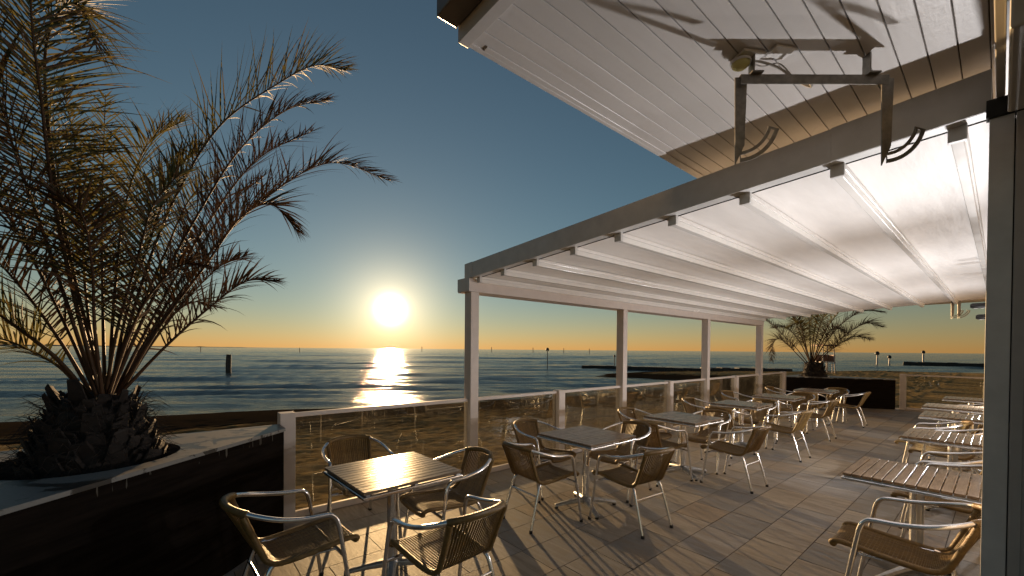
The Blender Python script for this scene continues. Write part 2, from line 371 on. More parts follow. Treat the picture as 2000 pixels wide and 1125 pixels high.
def ground_z(x, y):
    s = land_sd(x, y); wig = (vnoise(x*.35, y*.35, 3)-.5)*.5; s = s + wig
    z = SEA_Z + np.where(s > 0, .14*(1-np.exp(-s/1.6)) + .022*np.clip(s, 0, 9), s*.06)
    rough = np.clip((s-1.2)/3, 0, 1)
    und = (vnoise(x*.8+3, y*1.1, 5)-.5)*.03 + (vnoise(x*1.6, y*5.2, 6)-.5)*.022 + (vnoise(x*3.4, y*10.5, 7)-.5)*.022 + (vnoise(x*8.3, y*12.0, 9)-.5)*.014
    und2 = (vnoise(x*.12, y*.5, 8)-.5)*.05
    return z + 1.7*rough*und + und2*np.clip(s/2, 0, 1)
def tgrid(x0, x1, nx, y0, y1, ny, name, dz=0):
    X, Y = np.meshgrid(np.linspace(x0, x1, nx), np.linspace(y0, y1, ny)); Z = ground_z(X, Y) + dz
    return np.stack([X, Y, Z], -1)
# one sheet of sand with spacing finest just beyond the balustrade
xs = np.concatenate([np.linspace(-400, -30, 40)[:-1], np.linspace(-30, -4, 60)[:-1], np.arange(-4, 24, .08), np.linspace(24, 40, 120), np.linspace(40, 110, 160)[1:]])
ys = np.concatenate([np.linspace(-120, 2, 50)[:-1], np.arange(2, 19, .075), np.linspace(19, 30, 80), np.linspace(30, 145, 50)[1:]])
X, Y = np.meshgrid(xs, ys); Zg = ground_z(X, Y)
under = (X > -4.2) & (X < 16.2) & (Y < 4.3) & (Y > -8); Zg = np.where(under, np.minimum(Zg, -.36), Zg)
grid_obj('beach', np.stack([X, Y, Zg], -1), SAND, kind='structure')

def sea_mesh():
    na, nr = 620, 470
    th = np.linspace(math.radians(-28), math.radians(170), na); r = 9*np.power(9000/9, np.linspace(0, 1, nr)); T, Rr = np.meshgrid(th, r)
    X = Rr*np.cos(T); Y = Rr*np.sin(T); Z = np.zeros_like(X); rg = np.random.RandomState(4)
    env = .5+1.0*vnoise(X*.06, Y*.14, 11); spacing = Rr*(math.log(1000)/nr)
    for k in range(29):
        lam = .36*1.145**k; a = math.radians(58) + rg.uniform(-.24, .24); kx, ky = math.cos(a)*2*math.pi/lam, math.sin(a)*2*math.pi/lam
        q = lam/spacing; w = np.clip((q-2.2)/2, 0, 1)*np.clip(1-(lam-np.maximum(3.2, 9*spacing))/(.6*np.maximum(3.2, 9*spacing)), 0, 1)
        if w.max() <= 0: continue
        ph = rg.uniform(0, 6.28) + 2.6*vnoise(X*.3/lam+k, Y*.3/lam, 20+k)
        t = np.sin(X*kx+Y*ky+ph); Z += (.052 if lam < 1.4 else .050)*min(1, (3.2/lam))**.7*lam/(2*math.pi)*(np.exp(1.1*t)-1.27)/1.3*w*env
    sd = -land_sd(X, Y); Z = Z*np.clip(.35+sd/9, .25, 1)
    return np.stack([X, Y, Z+SEA_Z], -1)
grid_obj('sea', sea_mesh(), SEA, kind='structure')

def far_land():
    m = Mat('far_hazy_land'); mm = m.done(m.bsdf(m.ramp(m.noise(m.wpos((.01, .01, .05)), 1, 3), [(.3, (.16, .16, .15)), (.7, (.24, .23, .21))]), .9))
    mb = MB(); rr = random.Random(3); n = 150; top = []
    for i in range(n+1):
        u = i/n; x = -2400+2900*u; h = 16*(1-u)**.6*(.55+.45*noise.noise(Vector((u*9, 0, 0)))) + 3.5*max(0, noise.noise(Vector((u*60, 2, 0))))+1.5*(1-u)
        top.append((x, 3000-300*(1-u), max(.1, h)))
    vs = []
    for x, y, h in top: vs += [(x, y, -1), (x, y+20, h-.6), (x, y+160, h-.4), (x, y+300, -1)]
    mb.add(vs, [(4*i+k, 4*i+4+k, 4*i+5+k, 4*i+1+k) for i in range(n) for k in range(3)], True)
    mb.build('hills', mm, kind='structure')
far_land()

# terrace
TX0, TX1, TY1 = -.92, 15.98, 4.30
def terrace():
    sl_ = MB(); sl_.box(-4.0, TX1, -6.0, TY1, -.45, -.006); sl_.build('terrace', GROUT, kind='structure')
    mb = MB(); r = random.Random(11); pitch = .3525; y = .98 - 20*pitch; ya = []
    while y < TY1-.02: ya.append(y); y += pitch
    ya.append(TY1)
    for j in range(len(ya)-1):
        y0, y1 = ya[j]+.003, ya[j+1]-.003; x = -4.0 + r.uniform(0, .4)
        while x < TX1:
            w = r.choice([.35, .42, .5, .58, .66]); x1 = min(x+w, TX1)
            if x1-x > .08:
                z = [r.uniform(-.0009, .0009) for _ in range(4)]
                a, b = x+.003, x1-.003
                mb.add([(a, y0, z[0]), (b, y0, z[1]), (b, y1, z[2]), (a, y1, z[3]), (a+.001, y0+.001, -.005), (b-.001, y0+.001, -.005), (b-.001, y1-.001, -.005), (a+.001, y1-.001, -.005)],
                       [(0, 1, 2, 3), (4, 5, 1, 0), (5, 6, 2, 1), (6, 7, 3, 2), (7, 4, 0, 3)])
            x = x1
    mb.build('floor', TILE, kind='structure')
terrace()

# ------------------------------------------------------------ chair
def chair_proto():
    root = empty('wicker_armchair')
    leg_r = .0125
    J = (-.27, .18, .708); arm = {}
    for s in (1, -1):
        # front leg runs up and bends back into the arm
        b = MB(); pts = [(.264, .290*s, .012), (.235, .284*s, .2), (.205, .277*s, .4), (.182, .271*s, .545)]
        b.tube(smoothpts(pts, 8), leg_r, 12); lg = b.build('leg', ALU, root)
        f = MB(); f.lathe([(0, -.001), (.0155, 0), (.0155, .022), (.0128, .026)], (.266, .290*s), 12); f.build('foot_cap', BLACK, lg)
        f = MB(); f.box(.218, .232, .262*s-.004, .262*s+.004, .355, .375); 
        b = MB(); pts = [(.182, .271*s, .545), (.168, .268*s, .59), (.145, .266*s, .617), (.11, .266*s, .626), (.02, .270*s, .634), (-.08, .268*s, .652), (-.16, .25*s, .674), (-.225, .215*s, .695), (-.268, .178*s, .710)]
        b.tube(smoothpts(pts, 36), .0135, 12, True); b.build('armrest', ALU, root)
        b = MB(); pts = [(-.262, .197*s, .012), (-.215, .190*s, .18), (-.165, .180*s, .34), (-.14, .172*s, .385), (-.10, .168*s, .398)]
        b.tube(smoothpts(pts, 14), leg_r, 12); lg = b.build('leg', ALU, root)
        f = MB(); f.lathe([(0, -.001), (.0155, 0), (.0155, .022), (.0128, .026)], (-.264, .197*s), 12); f.build('foot_cap', BLACK, lg)
    st = MB(); st.tube([(-.182, -.183, .29), (-.182, .183, .29)], .009, 10); st.tube([(.206, -.275, .372), (.206, .275, .372)], .011, 10)
    st.tube([(.206, .168, .374), (-.11, .168, .392)], .009, 8); st.tube([(.206, -.168, .374), (-.11, -.168, .392)], .009, 8); st.build('stretcher', ALU, root)
    # wrapped back rim
    rim = smoothpts([(-.258, .190, .706), (-.292, .150, .716), (-.322, .08, .724), (-.332, 0, .727), (-.322, -.08, .724), (-.292, -.150, .716), (-.258, -.190, .706)], 60)
    b = MB(); b.tube(rim, [.0185+.0016*(i % 2) for i in range(61)], 10); b.build('back_rim', WICKER, root)
    # side profile of seat and back (x, z), from the front lip to the rim
    prof = smoothpts([(.312, 0, .392), (.322, 0, .406), (.306, 0, .420), (.26, 0, .424), (.12, 0, .410), (-.03, 0, .398), (-.115, 0, .398), (-.165, 0, .425), (-.192, 0, .48), (-.235, 0, .59), (-.278, 0, .70)], 44)
    def half_w(i):
        t = i/44; k = max(0, 1-i/7); return (.184 if t < .5 else .184-.014*math.sin((t-.5)*2*math.pi))*(1-.09*k*k)
    def bow(i, v):       # plan bow of the back, dip of the seat
        t = i/44; k = max(0, (t-.62)/.38)
        return -.052*k*(1-v*v), -.010*(1-v*v)*(1 if t < .6 else 0)
    def P(i, v, off=0):
        p = prof[i]; q = prof[min(i+1, 44)]; o = prof[max(i-1, 0)]; t = (q-o).normalized(); nrm_ = Vector((-t.z, 0, t.x))*-1
        bx, bz = bow(i, v); return Vector((p.x+bx, half_w(i)*v, p.z+bz)) + nrm_*off
    def strips(i0, i1, cross_step):
        mb = MB(); N = 22
        for k in range(N):
            vc = -1+2*(k+.5)/N; hw = .76/N; pts = []
            for i in range(i0, i1+1): pts += [P(i, vc-hw, 0), P(i, vc, -.0040), P(i, vc+hw, 0), P(i, vc, .002)]
            mb.add(pts, [(4*a+c, 4*a+(c+1) % 4, 4*a+4+(c+1) % 4, 4*a+4+c) for a in range(i1-i0) for c in range(4)], True)
        # cross strands
        M = cross_step*(i1-i0)
        for c in range(M+1):
            f = i0+(i1-i0)*c/M; a = int(min(f, i1-1)); u = f-a; pts = []
            for s_ in range(13):
                v = -1+2*s_/12; p = P(a, v)*(1-u)+P(min(a+1, 44), v)*u; pts.append(p)
            mb.tube(pts, .0014, 4, False)
        return mb
    strips(0, 28, 2).build('seat', WICKER, root)
    strips(28, 44, 2).build('backrest', WICKER, root)
    for s in (1, -1):
        b = MB(); pts = [P(i, 1.0*s) + Vector((0, .006*s, 0)) for i in range(0, 45)]
        b.tube(pts, [.0160+.0014*(i % 2) for i in range(45)], 8); b.build('side_rail', WICKER, root)
    b = MB(); b.tube([P(1, v/8)+Vector((.004, 0, 0)) for v in range(-8, 9)], .019, 10); b.build('front_rail', WICKER, root)
    return root

# ------------------------------------------------------------ table
def table_proto():
    root = empty('slatted_table'); S = .35; N = 13; w = 2*S/N
    mb = MB()
    for k in range(N):
        y0 = -S + k*w; mb.box(-S, S, y0+.0034, y0+w-.0034, .711, .730)
    mb.build('tabletop', WOOD, root, bevel=.0015, seg=1)
    fr = MB()
    z0, z1 = .680, .700; e = .004; fr.box(-S-e, S+e, -S-e, -S+.022, z0, z1); fr.box(-S-e, S+e, S-.022, S+e, z0, z1); fr.box(-S-e, -S+.022, -S+.022, S-.022, z0, z1); fr.box(S-.022, S+e, -S+.022, S-.022, z0, z1)
    fr.build('edge_frame', ALU, root, bevel=.005, seg=3)
    br = MB()
    for x in (-S+.03, 0, S-.03): br.box(x-.012, x+.012, -S+.012, S-.012, .698, .711)
    br.box(-.16, .16, -.16, .16, .672, .697); br.build('support_bar', ALU_D, root)
    c = MB(); n = 48; prof = []
    for k in range(n):
        a = 2*math.pi*k/n; r = .033 + .005*abs(math.cos(2*a))**6; prof.append((r*math.cos(a), r*math.sin(a)))
    c.prism(prof, .075, .672, False, False); c.sm = [True]*len(c.sm); c.build('column', ALU, root)
    hub = MB(); hub.lathe([(0, .105), (.042, .104), (.05, .085), (.055, .055), (.05, .05), (0, .05)], (0, 0), 24); h = hub.build('base', ALU_D, root)
    for k in range(4):
        a = math.radians(60+90*k); M = Matrix.Rotation(a, 4, 'Z'); b = MB(); secs = []
        for u in (0, .25, .5, .75, 1.0):
            x = .03+.29*u; zt = .098-.055*u**1.3; zb = .052-.035*u + .006*math.sin(u*math.pi); hw = .034-.012*u
            secs.append([(x, -hw, zb), (x, hw, zb), (x, hw, zt-.012), (x, hw*.45, zt), (x, -hw*.45, zt), (x, -hw, zt-.012)])
        vs = [M @ Vector(p) for sct in secs for p in sct]
        fs = [(6*i+j, 6*i+(j+1) % 6, 6*i+6+(j+1) % 6, 6*i+6+j) for i in range(4) for j in range(6)] + [(5, 4, 3, 2, 1, 0), tuple(24+j for j in range(6))]
        b.add(vs, fs); ft = b.build('foot', ALU_D, root, bevel=.004)
        p = M @ Vector((.305, 0, 0)); g = MB(); g.lathe([(0, .0), (.017, .0), (.019, .012), (.012, .022), (0, .022)], (p.x, p.y), 14); g.build('foot_pad', BLACK, ft)
    return root

RAIL_T = [(1.207, 2.747, 2.4, 'nearest the dark corner planter'), (3.220, 2.676, 0, 'second in the row along the glass railing'), (5.074, 2.623, -2.3, 'third in the row along the glass railing'),
          (7.170, 2.720, 1.2, 'fourth in the row along the glass railing'), (8.949, 2.737, 1.2, 'fifth in the row along the glass railing'), (11.126, 2.658, 1.4, 'last in the row before the far planter')]
tp = table_proto()
NT = ['nearest', 'second', 'third', 'fourth', 'fifth', 'farthest']
for i, (x, y, a, d) in enumerate(RAIL_T):
    o = tp if i == 0 else copy_tree(tp)
    o.location = (x, y, 0); o.rotation_euler = (0, 0, math.radians(a))
    extra = 'square slatted wood table with sun glinting on its top, ' if i == 0 else 'square slatted wood table on an aluminium pedestal, '
    tag(o, extra + d, 'table', 'square tables in the row beside the glass railing')
WALL_T = [(4.001, .722, 'foreground slatted table against the wall, with wide black gaps'), (6.087, .661, 'second slatted table along the wall, its front edge brightly lit'),
          (8.182, .722, 'third slatted table along the wall, behind an armchair with round rim'), (9.565, .817, 'fourth slatted table along the wall, its aluminium edge glaring white'), (11.462, .712, 'farthest slatted table along the wall, near the end glass')]
for i, (x, ye, lab) in enumerate(WALL_T):
    o = copy_tree(tp); o.location = (x, ye-.354, 0); o.rotation_euler = (0, 0, 0); tag(o, lab, 'table', 'square tables in the row against the wall')

cpz = chair_proto()
CH = [('T1a', 1.289, 3.685, -93), ('T1b', 1.703, 2.790, 178), ('T1c', .557, 2.710, 3), ('T1d', 1.233, 2.044, 95), ('T2a', 3.272, 3.361, -86), ('T2b', 3.922, 2.745, 177), ('T2c', 2.649, 2.761, -2), ('T2d', 3.268, 2.155, 84),
      ('T3a', 5.126, 3.241, -89), ('T3b', 5.654, 2.595, 177), ('T3c', 4.628, 2.711, -7), ('T3d', 5.173, 2.015, 87), ('T4a', 7.177, 3.350, -91), ('T4b', 7.746, 2.698, 173), ('T4c', 6.623, 2.716, -4), ('T4d', 7.130, 2.085, 88),
      ('T5a', 9.034, 3.478, -102), ('T5b', 9.757, 2.658, 173), ('T5c', 8.45, 2.70, -3), ('T5d', 9.143, 2.192, 89), ('T6a', 11.051, 3.301, -94), ('T6b', 11.822, 2.511, 173), ('T6c', 10.60, 2.66, 2), ('T6d', 11.339, 2.112, 92)]
SIDE = {'a': 'sea side, back to the glass', 'b': 'far side, curved back turned away', 'c': 'near side, facing along the row', 'd': 'walkway side, facing the sea'}
TN = ['sunlit foreground table', 'second table along the railing', 'third table along the railing', 'fourth table along the railing', 'fifth table along the railing', 'farthest table along the railing']
first = True
for k, x, y, a in CH:
    o = cpz if first else copy_tree(cpz); first = False
    o.location = (x, y, 0); o.rotation_euler = (0, 0, math.radians(a))
    tag(o, 'wicker armchair at the ' + TN[int(k[1])-1] + ', ' + SIDE[k[2]], 'chair', 'wicker armchairs around the railing-side tables')
WC = [(3.334, .342, 91, 'foreground wicker armchair in front of the wall table with black gaps'), (4.76, .24, 90, 'wicker armchair whose seat shows under the foreground wall table'),
      (5.335, .30, 90, 'armchair with bright arms between the first two wall tables'), (6.98, .37, 90, 'nearer of two armchairs behind the second wall table, mostly hidden'),
      (7.53, .56, 91, 'farther of two armchairs behind the second wall table, rounded rim showing'), (8.86, .40, 90, 'wicker armchair tucked between the third and fourth wall tables'), (10.84, .37, 90, 'armchair with shining arms before the farthest wall table')]
for x, y, a, lab in WC:
    o = copy_tree(cpz); o.location = (x, y, 0); o.rotation_euler = (0, 0, math.radians(a)); tag(o, lab, 'chair', 'wicker armchairs beside the wall tables')

# ------------------------------------------------------------ pergola
PX, PS, PY, CW = 2.80, 3.1158, 4.13, .14
def pergola():
    root = empty('pergola', (PX, PY, 0), label='white awning pergola with four square posts and a sloping fabric roof', category='pergola')
    L = lambda b, n, m, par=root, **k: _rel(b.build(n, m, par, **k), par)
    def _rel(o, par):
        return o
    # parts are built in world space then moved into the root's space
    ox, oy = PX, PY
    def sh(mb): mb.v = [(x-ox, y-oy, z) for x, y, z in mb.v]; return mb
    for k in range(4):
        b = MB(); X0 = PX+k*PS; b.box(X0, X0+.117, PY, PY+CW, 0, 2.275); c = sh(b).build('post', PAINT, root, bevel=.003)
        b = MB(); b.box(X0-.02, X0+.137, PY-.02, PY+CW+.02, 0, .012); sh(b).build('base_plate', GREYP, c)
    zr = lambda Y: 2.449 + (4.115-Y)*.0511          # underside of the side beams
    b = MB(); b.box(PX-.03, PX+3*PS+.15, PY, PY+.25, 2.277, 2.437); sh(b).build('gutter_beam', PAINT, root, bevel=.004)
    b = MB(); b.box(PX-.034, PX-.030, PY-.004, PY+.254, 2.290, 2.445); sh(b).build('end_cap', GREYP, root)
    for j, X0 in enumerate((PX, PX+3*PS+.0)):
        b = MB(); x0, x1 = X0, X0+.09; ya, yb = .045, 4.27; h = .183
        pr = [(ya, zr(ya)), (yb, zr(yb)), (yb, zr(yb)+h), (ya, zr(ya)+h)]
        b.add([(x0, y, z) for y, z in pr]+[(x1, y, z) for y, z in pr], [(3, 2, 1, 0), (4, 5, 6, 7)]+[(i, (i+1) % 4, 4+(i+1) % 4, 4+i) for i in range(4)])
        bb = sh(b).build('side_beam', GREYP if j == 0 else PAINT, root, bevel=.003)
        if j == 0:
            for (ya, yb) in ((.045, .62), (4.115, 4.275)):
                b = MB(); pr = [(ya, zr(ya)+.002), (yb, zr(yb)+.002), (yb, zr(yb)+h+.002), (ya, zr(ya)+h+.002)]
                b.add([(x0-.004, y, z) for y, z in pr]+[(x0+.02, y, z) for y, z in pr], [(3, 2, 1, 0), (4, 5, 6, 7)]+[(i, (i+1) % 4, 4+(i+1) % 4, 4+i) for i in range(4)])
                sh(b).build('end_cover', GREYP, bb, bevel=.001, seg=1)
    # fabric with a slight belly between the cross profiles
    ysl = [4.10, 3.60, 3.075, 2.56, 2.065, 1.585, 1.085, .605, .15, .03]; x0, x1 = PX+.095, PX+3*PS+.02
    rows = []
    for i in range(len(ysl)-1):
        ya, yb = ysl[i], ysl[i+1]
        for k in range(16 if i < len(ysl)-2 else 17):
            u = k/16; y = ya+(yb-ya)*u; rows.append((y, zr(y)+.006 + .013*math.sin(math.pi*u)**.8*(1-.35*u)))
    nx = 120; P = np.zeros((len(rows), nx, 3))
    xs_ = np.linspace(x0, x1, nx)
    for j, (y, z) in enumerate(rows):
        P[j, :, 0] = xs_-ox; P[j, :, 1] = y-oy
        P[j, :, 2] = z + .006*(vnoise(xs_*.9, np.full(nx, y*1.3), 31)-.5) + .003*(vnoise(xs_*4, np.full(nx, y*7), 32)-.5)
    grid_obj('fabric_roof', P, FABRIC, root)
    for i, y in enumerate(ysl[1:-1]+[4.07]):
        b = MB(); w = .030; z1 = zr(y)+.006; z0 = z1-.072
        b.box(PX+.093, x1+.01, y-w, y+w, z1-.030, z1-.001); b.box(PX+.093, x1+.01, y-w*.72, y+w*.72, z0, z1-.030)
        o = sh(b).build('roof_bar', PROFILE, root, bevel=.003)
        b = MB(); b.box(PX+.060, PX+.092, y-w-.002, y+w+.002, z0-.002, z1); sh(b).build('bar_cap', GREYP, o, bevel=.002, seg=1)
    b = MB(); b.box(PX+.092, PX+.097, .06, 4.10, 0, .02)
    b.v = [(x, y, z+zr(y)-.004) for x, y, z in b.v]; sh(b).build('gap_shade_strip', DARK, root)  # near-black strip painting the shade in the gap between beam and fabric
pergola()

# ------------------------------------------------------------ glass railings
def railing(name, label, posts, panes, p_thick=.05, base=Vector((0, 0, 0)), zr=.985):
    root = empty(name, base, label=label, category='railing')
    sh = lambda mb: (setattr(mb, 'v', [(x-base.x, y-base.y, z-base.z) for x, y, z in mb.v]), mb)[1]
    for p, ang_ in posts:
        M = Matrix.Translation(Vector((p[0], p[1], 0))) @ Matrix.Rotation(ang_, 4, 'Z')
        b = MB(); b.box(0, .125, 0, .125, 0, zr, M); sh(b).build('post', PAINT, root, bevel=.003)
    for (a, b_) in panes:
        a, b_ = Vector((*a, 0)), Vector((*b_, 0)); L_ = (b_-a).length; M = Matrix.Translation(a) @ Matrix.Rotation(math.atan2((b_-a).y, (b_-a).x), 4, 'Z')
        b = MB(); b.box(0, L_, -.022, .022, zr-.048, zr-.008, M); sh(b).build('handrail', PAINT, root, bevel=.006)
        b = MB(); b.box(0, L_, -.020, .020, .0, .062, M); sh(b).build('bottom_rail', PAINT, root, bevel=.004)
        b = MB(); b.box(.004, L_-.004, -.004, .004, .058, zr-.044, M); sh(b).build('glass_pane', GLASS, root)
Xc = [PX+k*PS for k in range(4)]; yc = PY+.0625
posts = [((.757, PY), 0)] + [((PX+(k+.5)*PS, PY), 0) for k in range(3)] + [((14.03, PY), 0)]
edges = [(.757+.125, Xc[0]), (Xc[0]+.117, PX+.5*PS), (PX+.5*PS+.125, Xc[1]), (Xc[1]+.117, PX+1.5*PS), (PX+1.5*PS+.125, Xc[2]), (Xc[2]+.117, PX+2.5*PS), (PX+2.5*PS+.125, Xc[3]), (Xc[3]+.117, 14.03)]
railing('glass_railing', 'long glass railing with pale posts along the sea edge of the terrace', posts, [((a+.001, yc), (b-.001, yc)) for a, b in edges], base=Vector((.757, PY, 0)))
railing('glass_railing', 'short glass railing closing the far end beside the far planter', [((15.62, 1.82), math.radians(-90)), ((15.62, -.9), math.radians(-90))], [((15.68, 1.69), (15.68, -.89))], base=Vector((15.62, 1.82, 0)))

# ------------------------------------------------------------ planters
def planter(name, label, poly, zt, hole, hr):
    c = Vector((sum(p[0] for p in poly)/len(poly), sum(p[1] for p in poly)/len(poly), 0))
    root = empty(name, c, label=label, category='planter', group='corner planters holding palms')
    sh = lambda mb: (setattr(mb, 'v', [(x-c.x, y-c.y, z) for x, y, z in mb.v]), mb)[1]
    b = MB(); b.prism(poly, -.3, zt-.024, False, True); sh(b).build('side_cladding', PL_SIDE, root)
    # coping with a round opening, a little wider than the cladding
    cc = Vector((c.x, c.y)); out = []
    n = len(poly)
    for i in range(n):
        p = Vector(poly[i]); a = Vector(poly[i-1]); d = Vector(poly[(i+1) % n]); e1 = (p-a).normalized(); e2 = (d-p).normalized()
        n1 = Vector((e1.y, -e1.x)); n2 = Vector((e2.y, -e2.x)); bi = (n1+n2); bi = bi/ max(.35, bi.length_squared/2); out.append(p+bi*.012)
    m = 48; ring = [Vector((hole[0]+hr*math.cos(2*math.pi*k/m), hole[1]+hr*math.sin(2*math.pi*k/m))) for k in range(m)]
    tri = tessellate_polygon([[Vector((p.x, p.y, 0)) for p in out], [Vector((p.x, p.y, 0)) for p in reversed(ring)]])
    allp = out + list(reversed(ring)); b = MB(); fs = []
    for t in tri:
        p, q, r_ = [allp[i] for i in t]; fs.append(tuple(t) if (q-p).cross(r_-p) > 0 else tuple(reversed(t)))
    b.add([(p.x, p.y, zt) for p in allp], fs); b.add([(p.x, p.y, zt-.024) for p in allp], [tuple(reversed(f)) for f in fs])
    k = len(out); b.add([(p.x, p.y, zt-.024) for p in out]+[(p.x, p.y, zt) for p in out], [(i, (i+1) % k, k+(i+1) % k, k+i) for i in range(k)])
    sh(b).build('coping', PL_TOP, root)
    b = MB(); b.add([(p.x, p.y, zt-.16) for p in ring]+[(p.x, p.y, zt-.001) for p in ring], [(i, m+i, m+(i+1) % m, (i+1) % m) for i in range(m)], True); sh(b).build('opening_liner', DARK, root)
    b = MB(); b.add([(p.x, p.y, zt-.12) for p in ring], [tuple(range(m))]); sh(b).build('soil', SOIL, root)
planter('palm_planter', 'dark corner planter with peeling silver coping around the big foreground palm', [(-.84, 2.36), (.735, 3.86), (.735, 4.085), (-.84, 4.085)], .90, (-.37, 3.53), .425)
planter('palm_planter', 'dark angled planter holding the distant palm at the far corner', [(14.17, 4.12), (15.40, 1.90), (15.60, 1.90), (15.95, 4.25), (14.17, 4.25)], .84, (15.05, 3.66), .40)

# ------------------------------------------------------------ palms
def frond(ctrl, L, n, mat, parent, seed, tw=0., petiole=.26, droop=.35, width=.011, thick=.016, vee=.45, spread=(56, 30)):
    r = random.Random(seed); pts = smoothpts(ctrl, 60); mb = MB()
    mb.tube(pts, [thick*(1-.82*(i/60)**.8) for i in range(61)], 6, True, flat=.7)
    def at(t):
        f = t*60; i = min(int(f), 59); u = f-i; return pts[i]*(1-u)+pts[i+1]*u, (pts[min(i+2, 60)]-pts[max(i-1, 0)]).normalized()
    for k in range(n):
        u = (k+r.uniform(-.3, .3))/n; u = max(0, min(1, u)); t = petiole + (1-petiole)*u; p, tan = at(t)
        up = Vector((0, 0, 1)); up = up-tan*up.dot(tan)
        if up.length < .25: up = Vector((-FWD.x, -FWD.y, .3)); up = up-tan*up.dot(tan)
        up.normalize(); up = Matrix.Rotation(tw+.25*math.sin(seed+3*u), 3, tan) @ up; side = tan.cross(up).normalized()
        ln = L*(.50+.62*math.sin(math.pi*min(1, u*.86+.10))**.8)*(1-.5*u**3)
        a = math.radians(spread[0]+(spread[1]-spread[0])*u)
        for sgn in (-1, 1):
            if r.random() < .05: continue
            aa = a+r.gauss(0, .10); v = vee+r.gauss(0, .28); d = (tan*math.cos(aa)+(side*sgn*math.cos(v)+up*math.sin(v))*math.sin(aa)).normalized()
            l = ln*r.uniform(.78, 1.1); w0 = width*r.uniform(.8, 1.2); nv = d.cross(tan).normalized() if abs(d.dot(tan)) < .999 else side
            wd = (tan - d*tan.dot(d)).normalized(); wd = (wd+nv*r.uniform(-.5, .5)).normalized(); q = p.copy(); vs = []; dd = d.copy(); S_ = 4
            dr = droop*r.uniform(.4, 1.5)
            for s_ in range(S_+1):
                f = s_/S_; ww = w0*(.55+.6*f if f < .35 else (1-f)*1.18)*.5
                vs += [q-wd*ww, q+nv*ww*.35, q+wd*ww]
                dd = (dd+Vector((0, 0, -1))*dr*.28*(.4+f)+Vector((r.gauss(0, .03), r.gauss(0, .03), 0))).normalized(); q = q+dd*(l/S_)
            mb.add(vs, [(3*i+j, 3*i+j+1, 3*i+4+j, 3*i+3+j) for i in range(S_) for j in range(2)])
    return mb.build('frond', mat, parent)

def palm(name, label, base, fr, rb, rt, hz, leafw, scale=1., n=64, boots=210, seed=1):
    root = empty(name, base, label=label, category='palm tree', group='palms in the corner planters'); bx, by, bz = base; r = random.Random(seed)
    mb = MB(); prof = []
    for k in range(15):
        u = k/14; rad = rb + (rt-rb)*(u**.75); rad *= 1+.05*math.sin(u*17); prof.append((rad, hz*u))
    prof.append((rt*.5, hz*1.05)); prof.append((.001, hz*1.1))
    mb.lathe(prof, (0, 0), 40, True, lambda a, z: 1+.07*noise.noise(Vector((math.cos(a)*2.5, math.sin(a)*2.5, z*7/scale)))); tr = mb.build('trunk', BARK, root)
    b = MB()
    for k in range(boots):
        u = (k+.5)/boots; a = k*2.39996+r.uniform(-.1, .1); rad = rb+(rt-rb)*(u**.75); z = hz*u*.97; w = rad*r.uniform(.12, .30); a += r.uniform(-.2, .2); z = hz*max(0, u*.97+r.uniform(-.03, .03)); out = Vector((math.cos(a), math.sin(a), 0)); sd = (Vector((-out.y, out.x, 0))+Vector((0, 0, r.uniform(-.45, .45)))).normalized()
        L_ = rad*r.uniform(.05, .24)*(1+1.1*u); up = Vector((0, 0, 1)); o = out*(rad*.93)+up*z; tip = o+out*L_*.6+up*L_*r.uniform(.8, 1.8)
        t = .016*scale+.22*w
        vs = [o-sd*w-up*t, o+sd*w-up*t, o+sd*w*.9+up*t*.6, o-sd*w*.9+up*t*.6, tip-sd*w*.62-up*t*.2, tip+sd*w*.5-up*t*.25, tip+sd*w*.5+up*t*.3, tip-sd*w*.6+up*t*.25]
        b.add(vs, [(0, 1, 5, 4), (1, 2, 6, 5), (2, 3, 7, 6), (3, 0, 4, 7), (4, 5, 6, 7)])
    b.build('leaf_bases', BARK, tr)
    b = MB()
    for k in range(int(boots*4)):     # loose fibres
        u = r.random(); a = r.uniform(0, 6.28); rad = rb+(rt-rb)*(u**.75); out = Vector((math.cos(a), math.sin(a), 0)); p = out*rad*1.02+Vector((0, 0, hz*u)); d = (out*r.uniform(.3, 1)+Vector((r.gauss(0, .5), r.gauss(0, .5), r.uniform(-.6, 1)))).normalized(); q = p+d*.10*scale*r.uniform(.5, 1.4); q2 = q+(d+Vector((0, 0, -.9)))*.05*scale
        b.tube([p, q, q2], [.0022*scale, .0016*scale, .0005*scale], 3, False)
    b.build('fibres', BARK, tr)
    for k, f in enumerate(fr):
        ctrl = [Vector(p)-Vector(base) for p in f['p']]
        frond(ctrl, f.get('L', .36)*scale*1.12, int(f.get('n', n)*.95), f.get('m', LEAF), root, 100*seed+k, tw=f.get('tw', 0.), petiole=f.get('pe', .26), droop=f.get('d', .35), width=leafw, thick=f.get('th', .016)*scale, vee=f.get('v', .45), spread=f.get('s', (56, 30)))
    return root

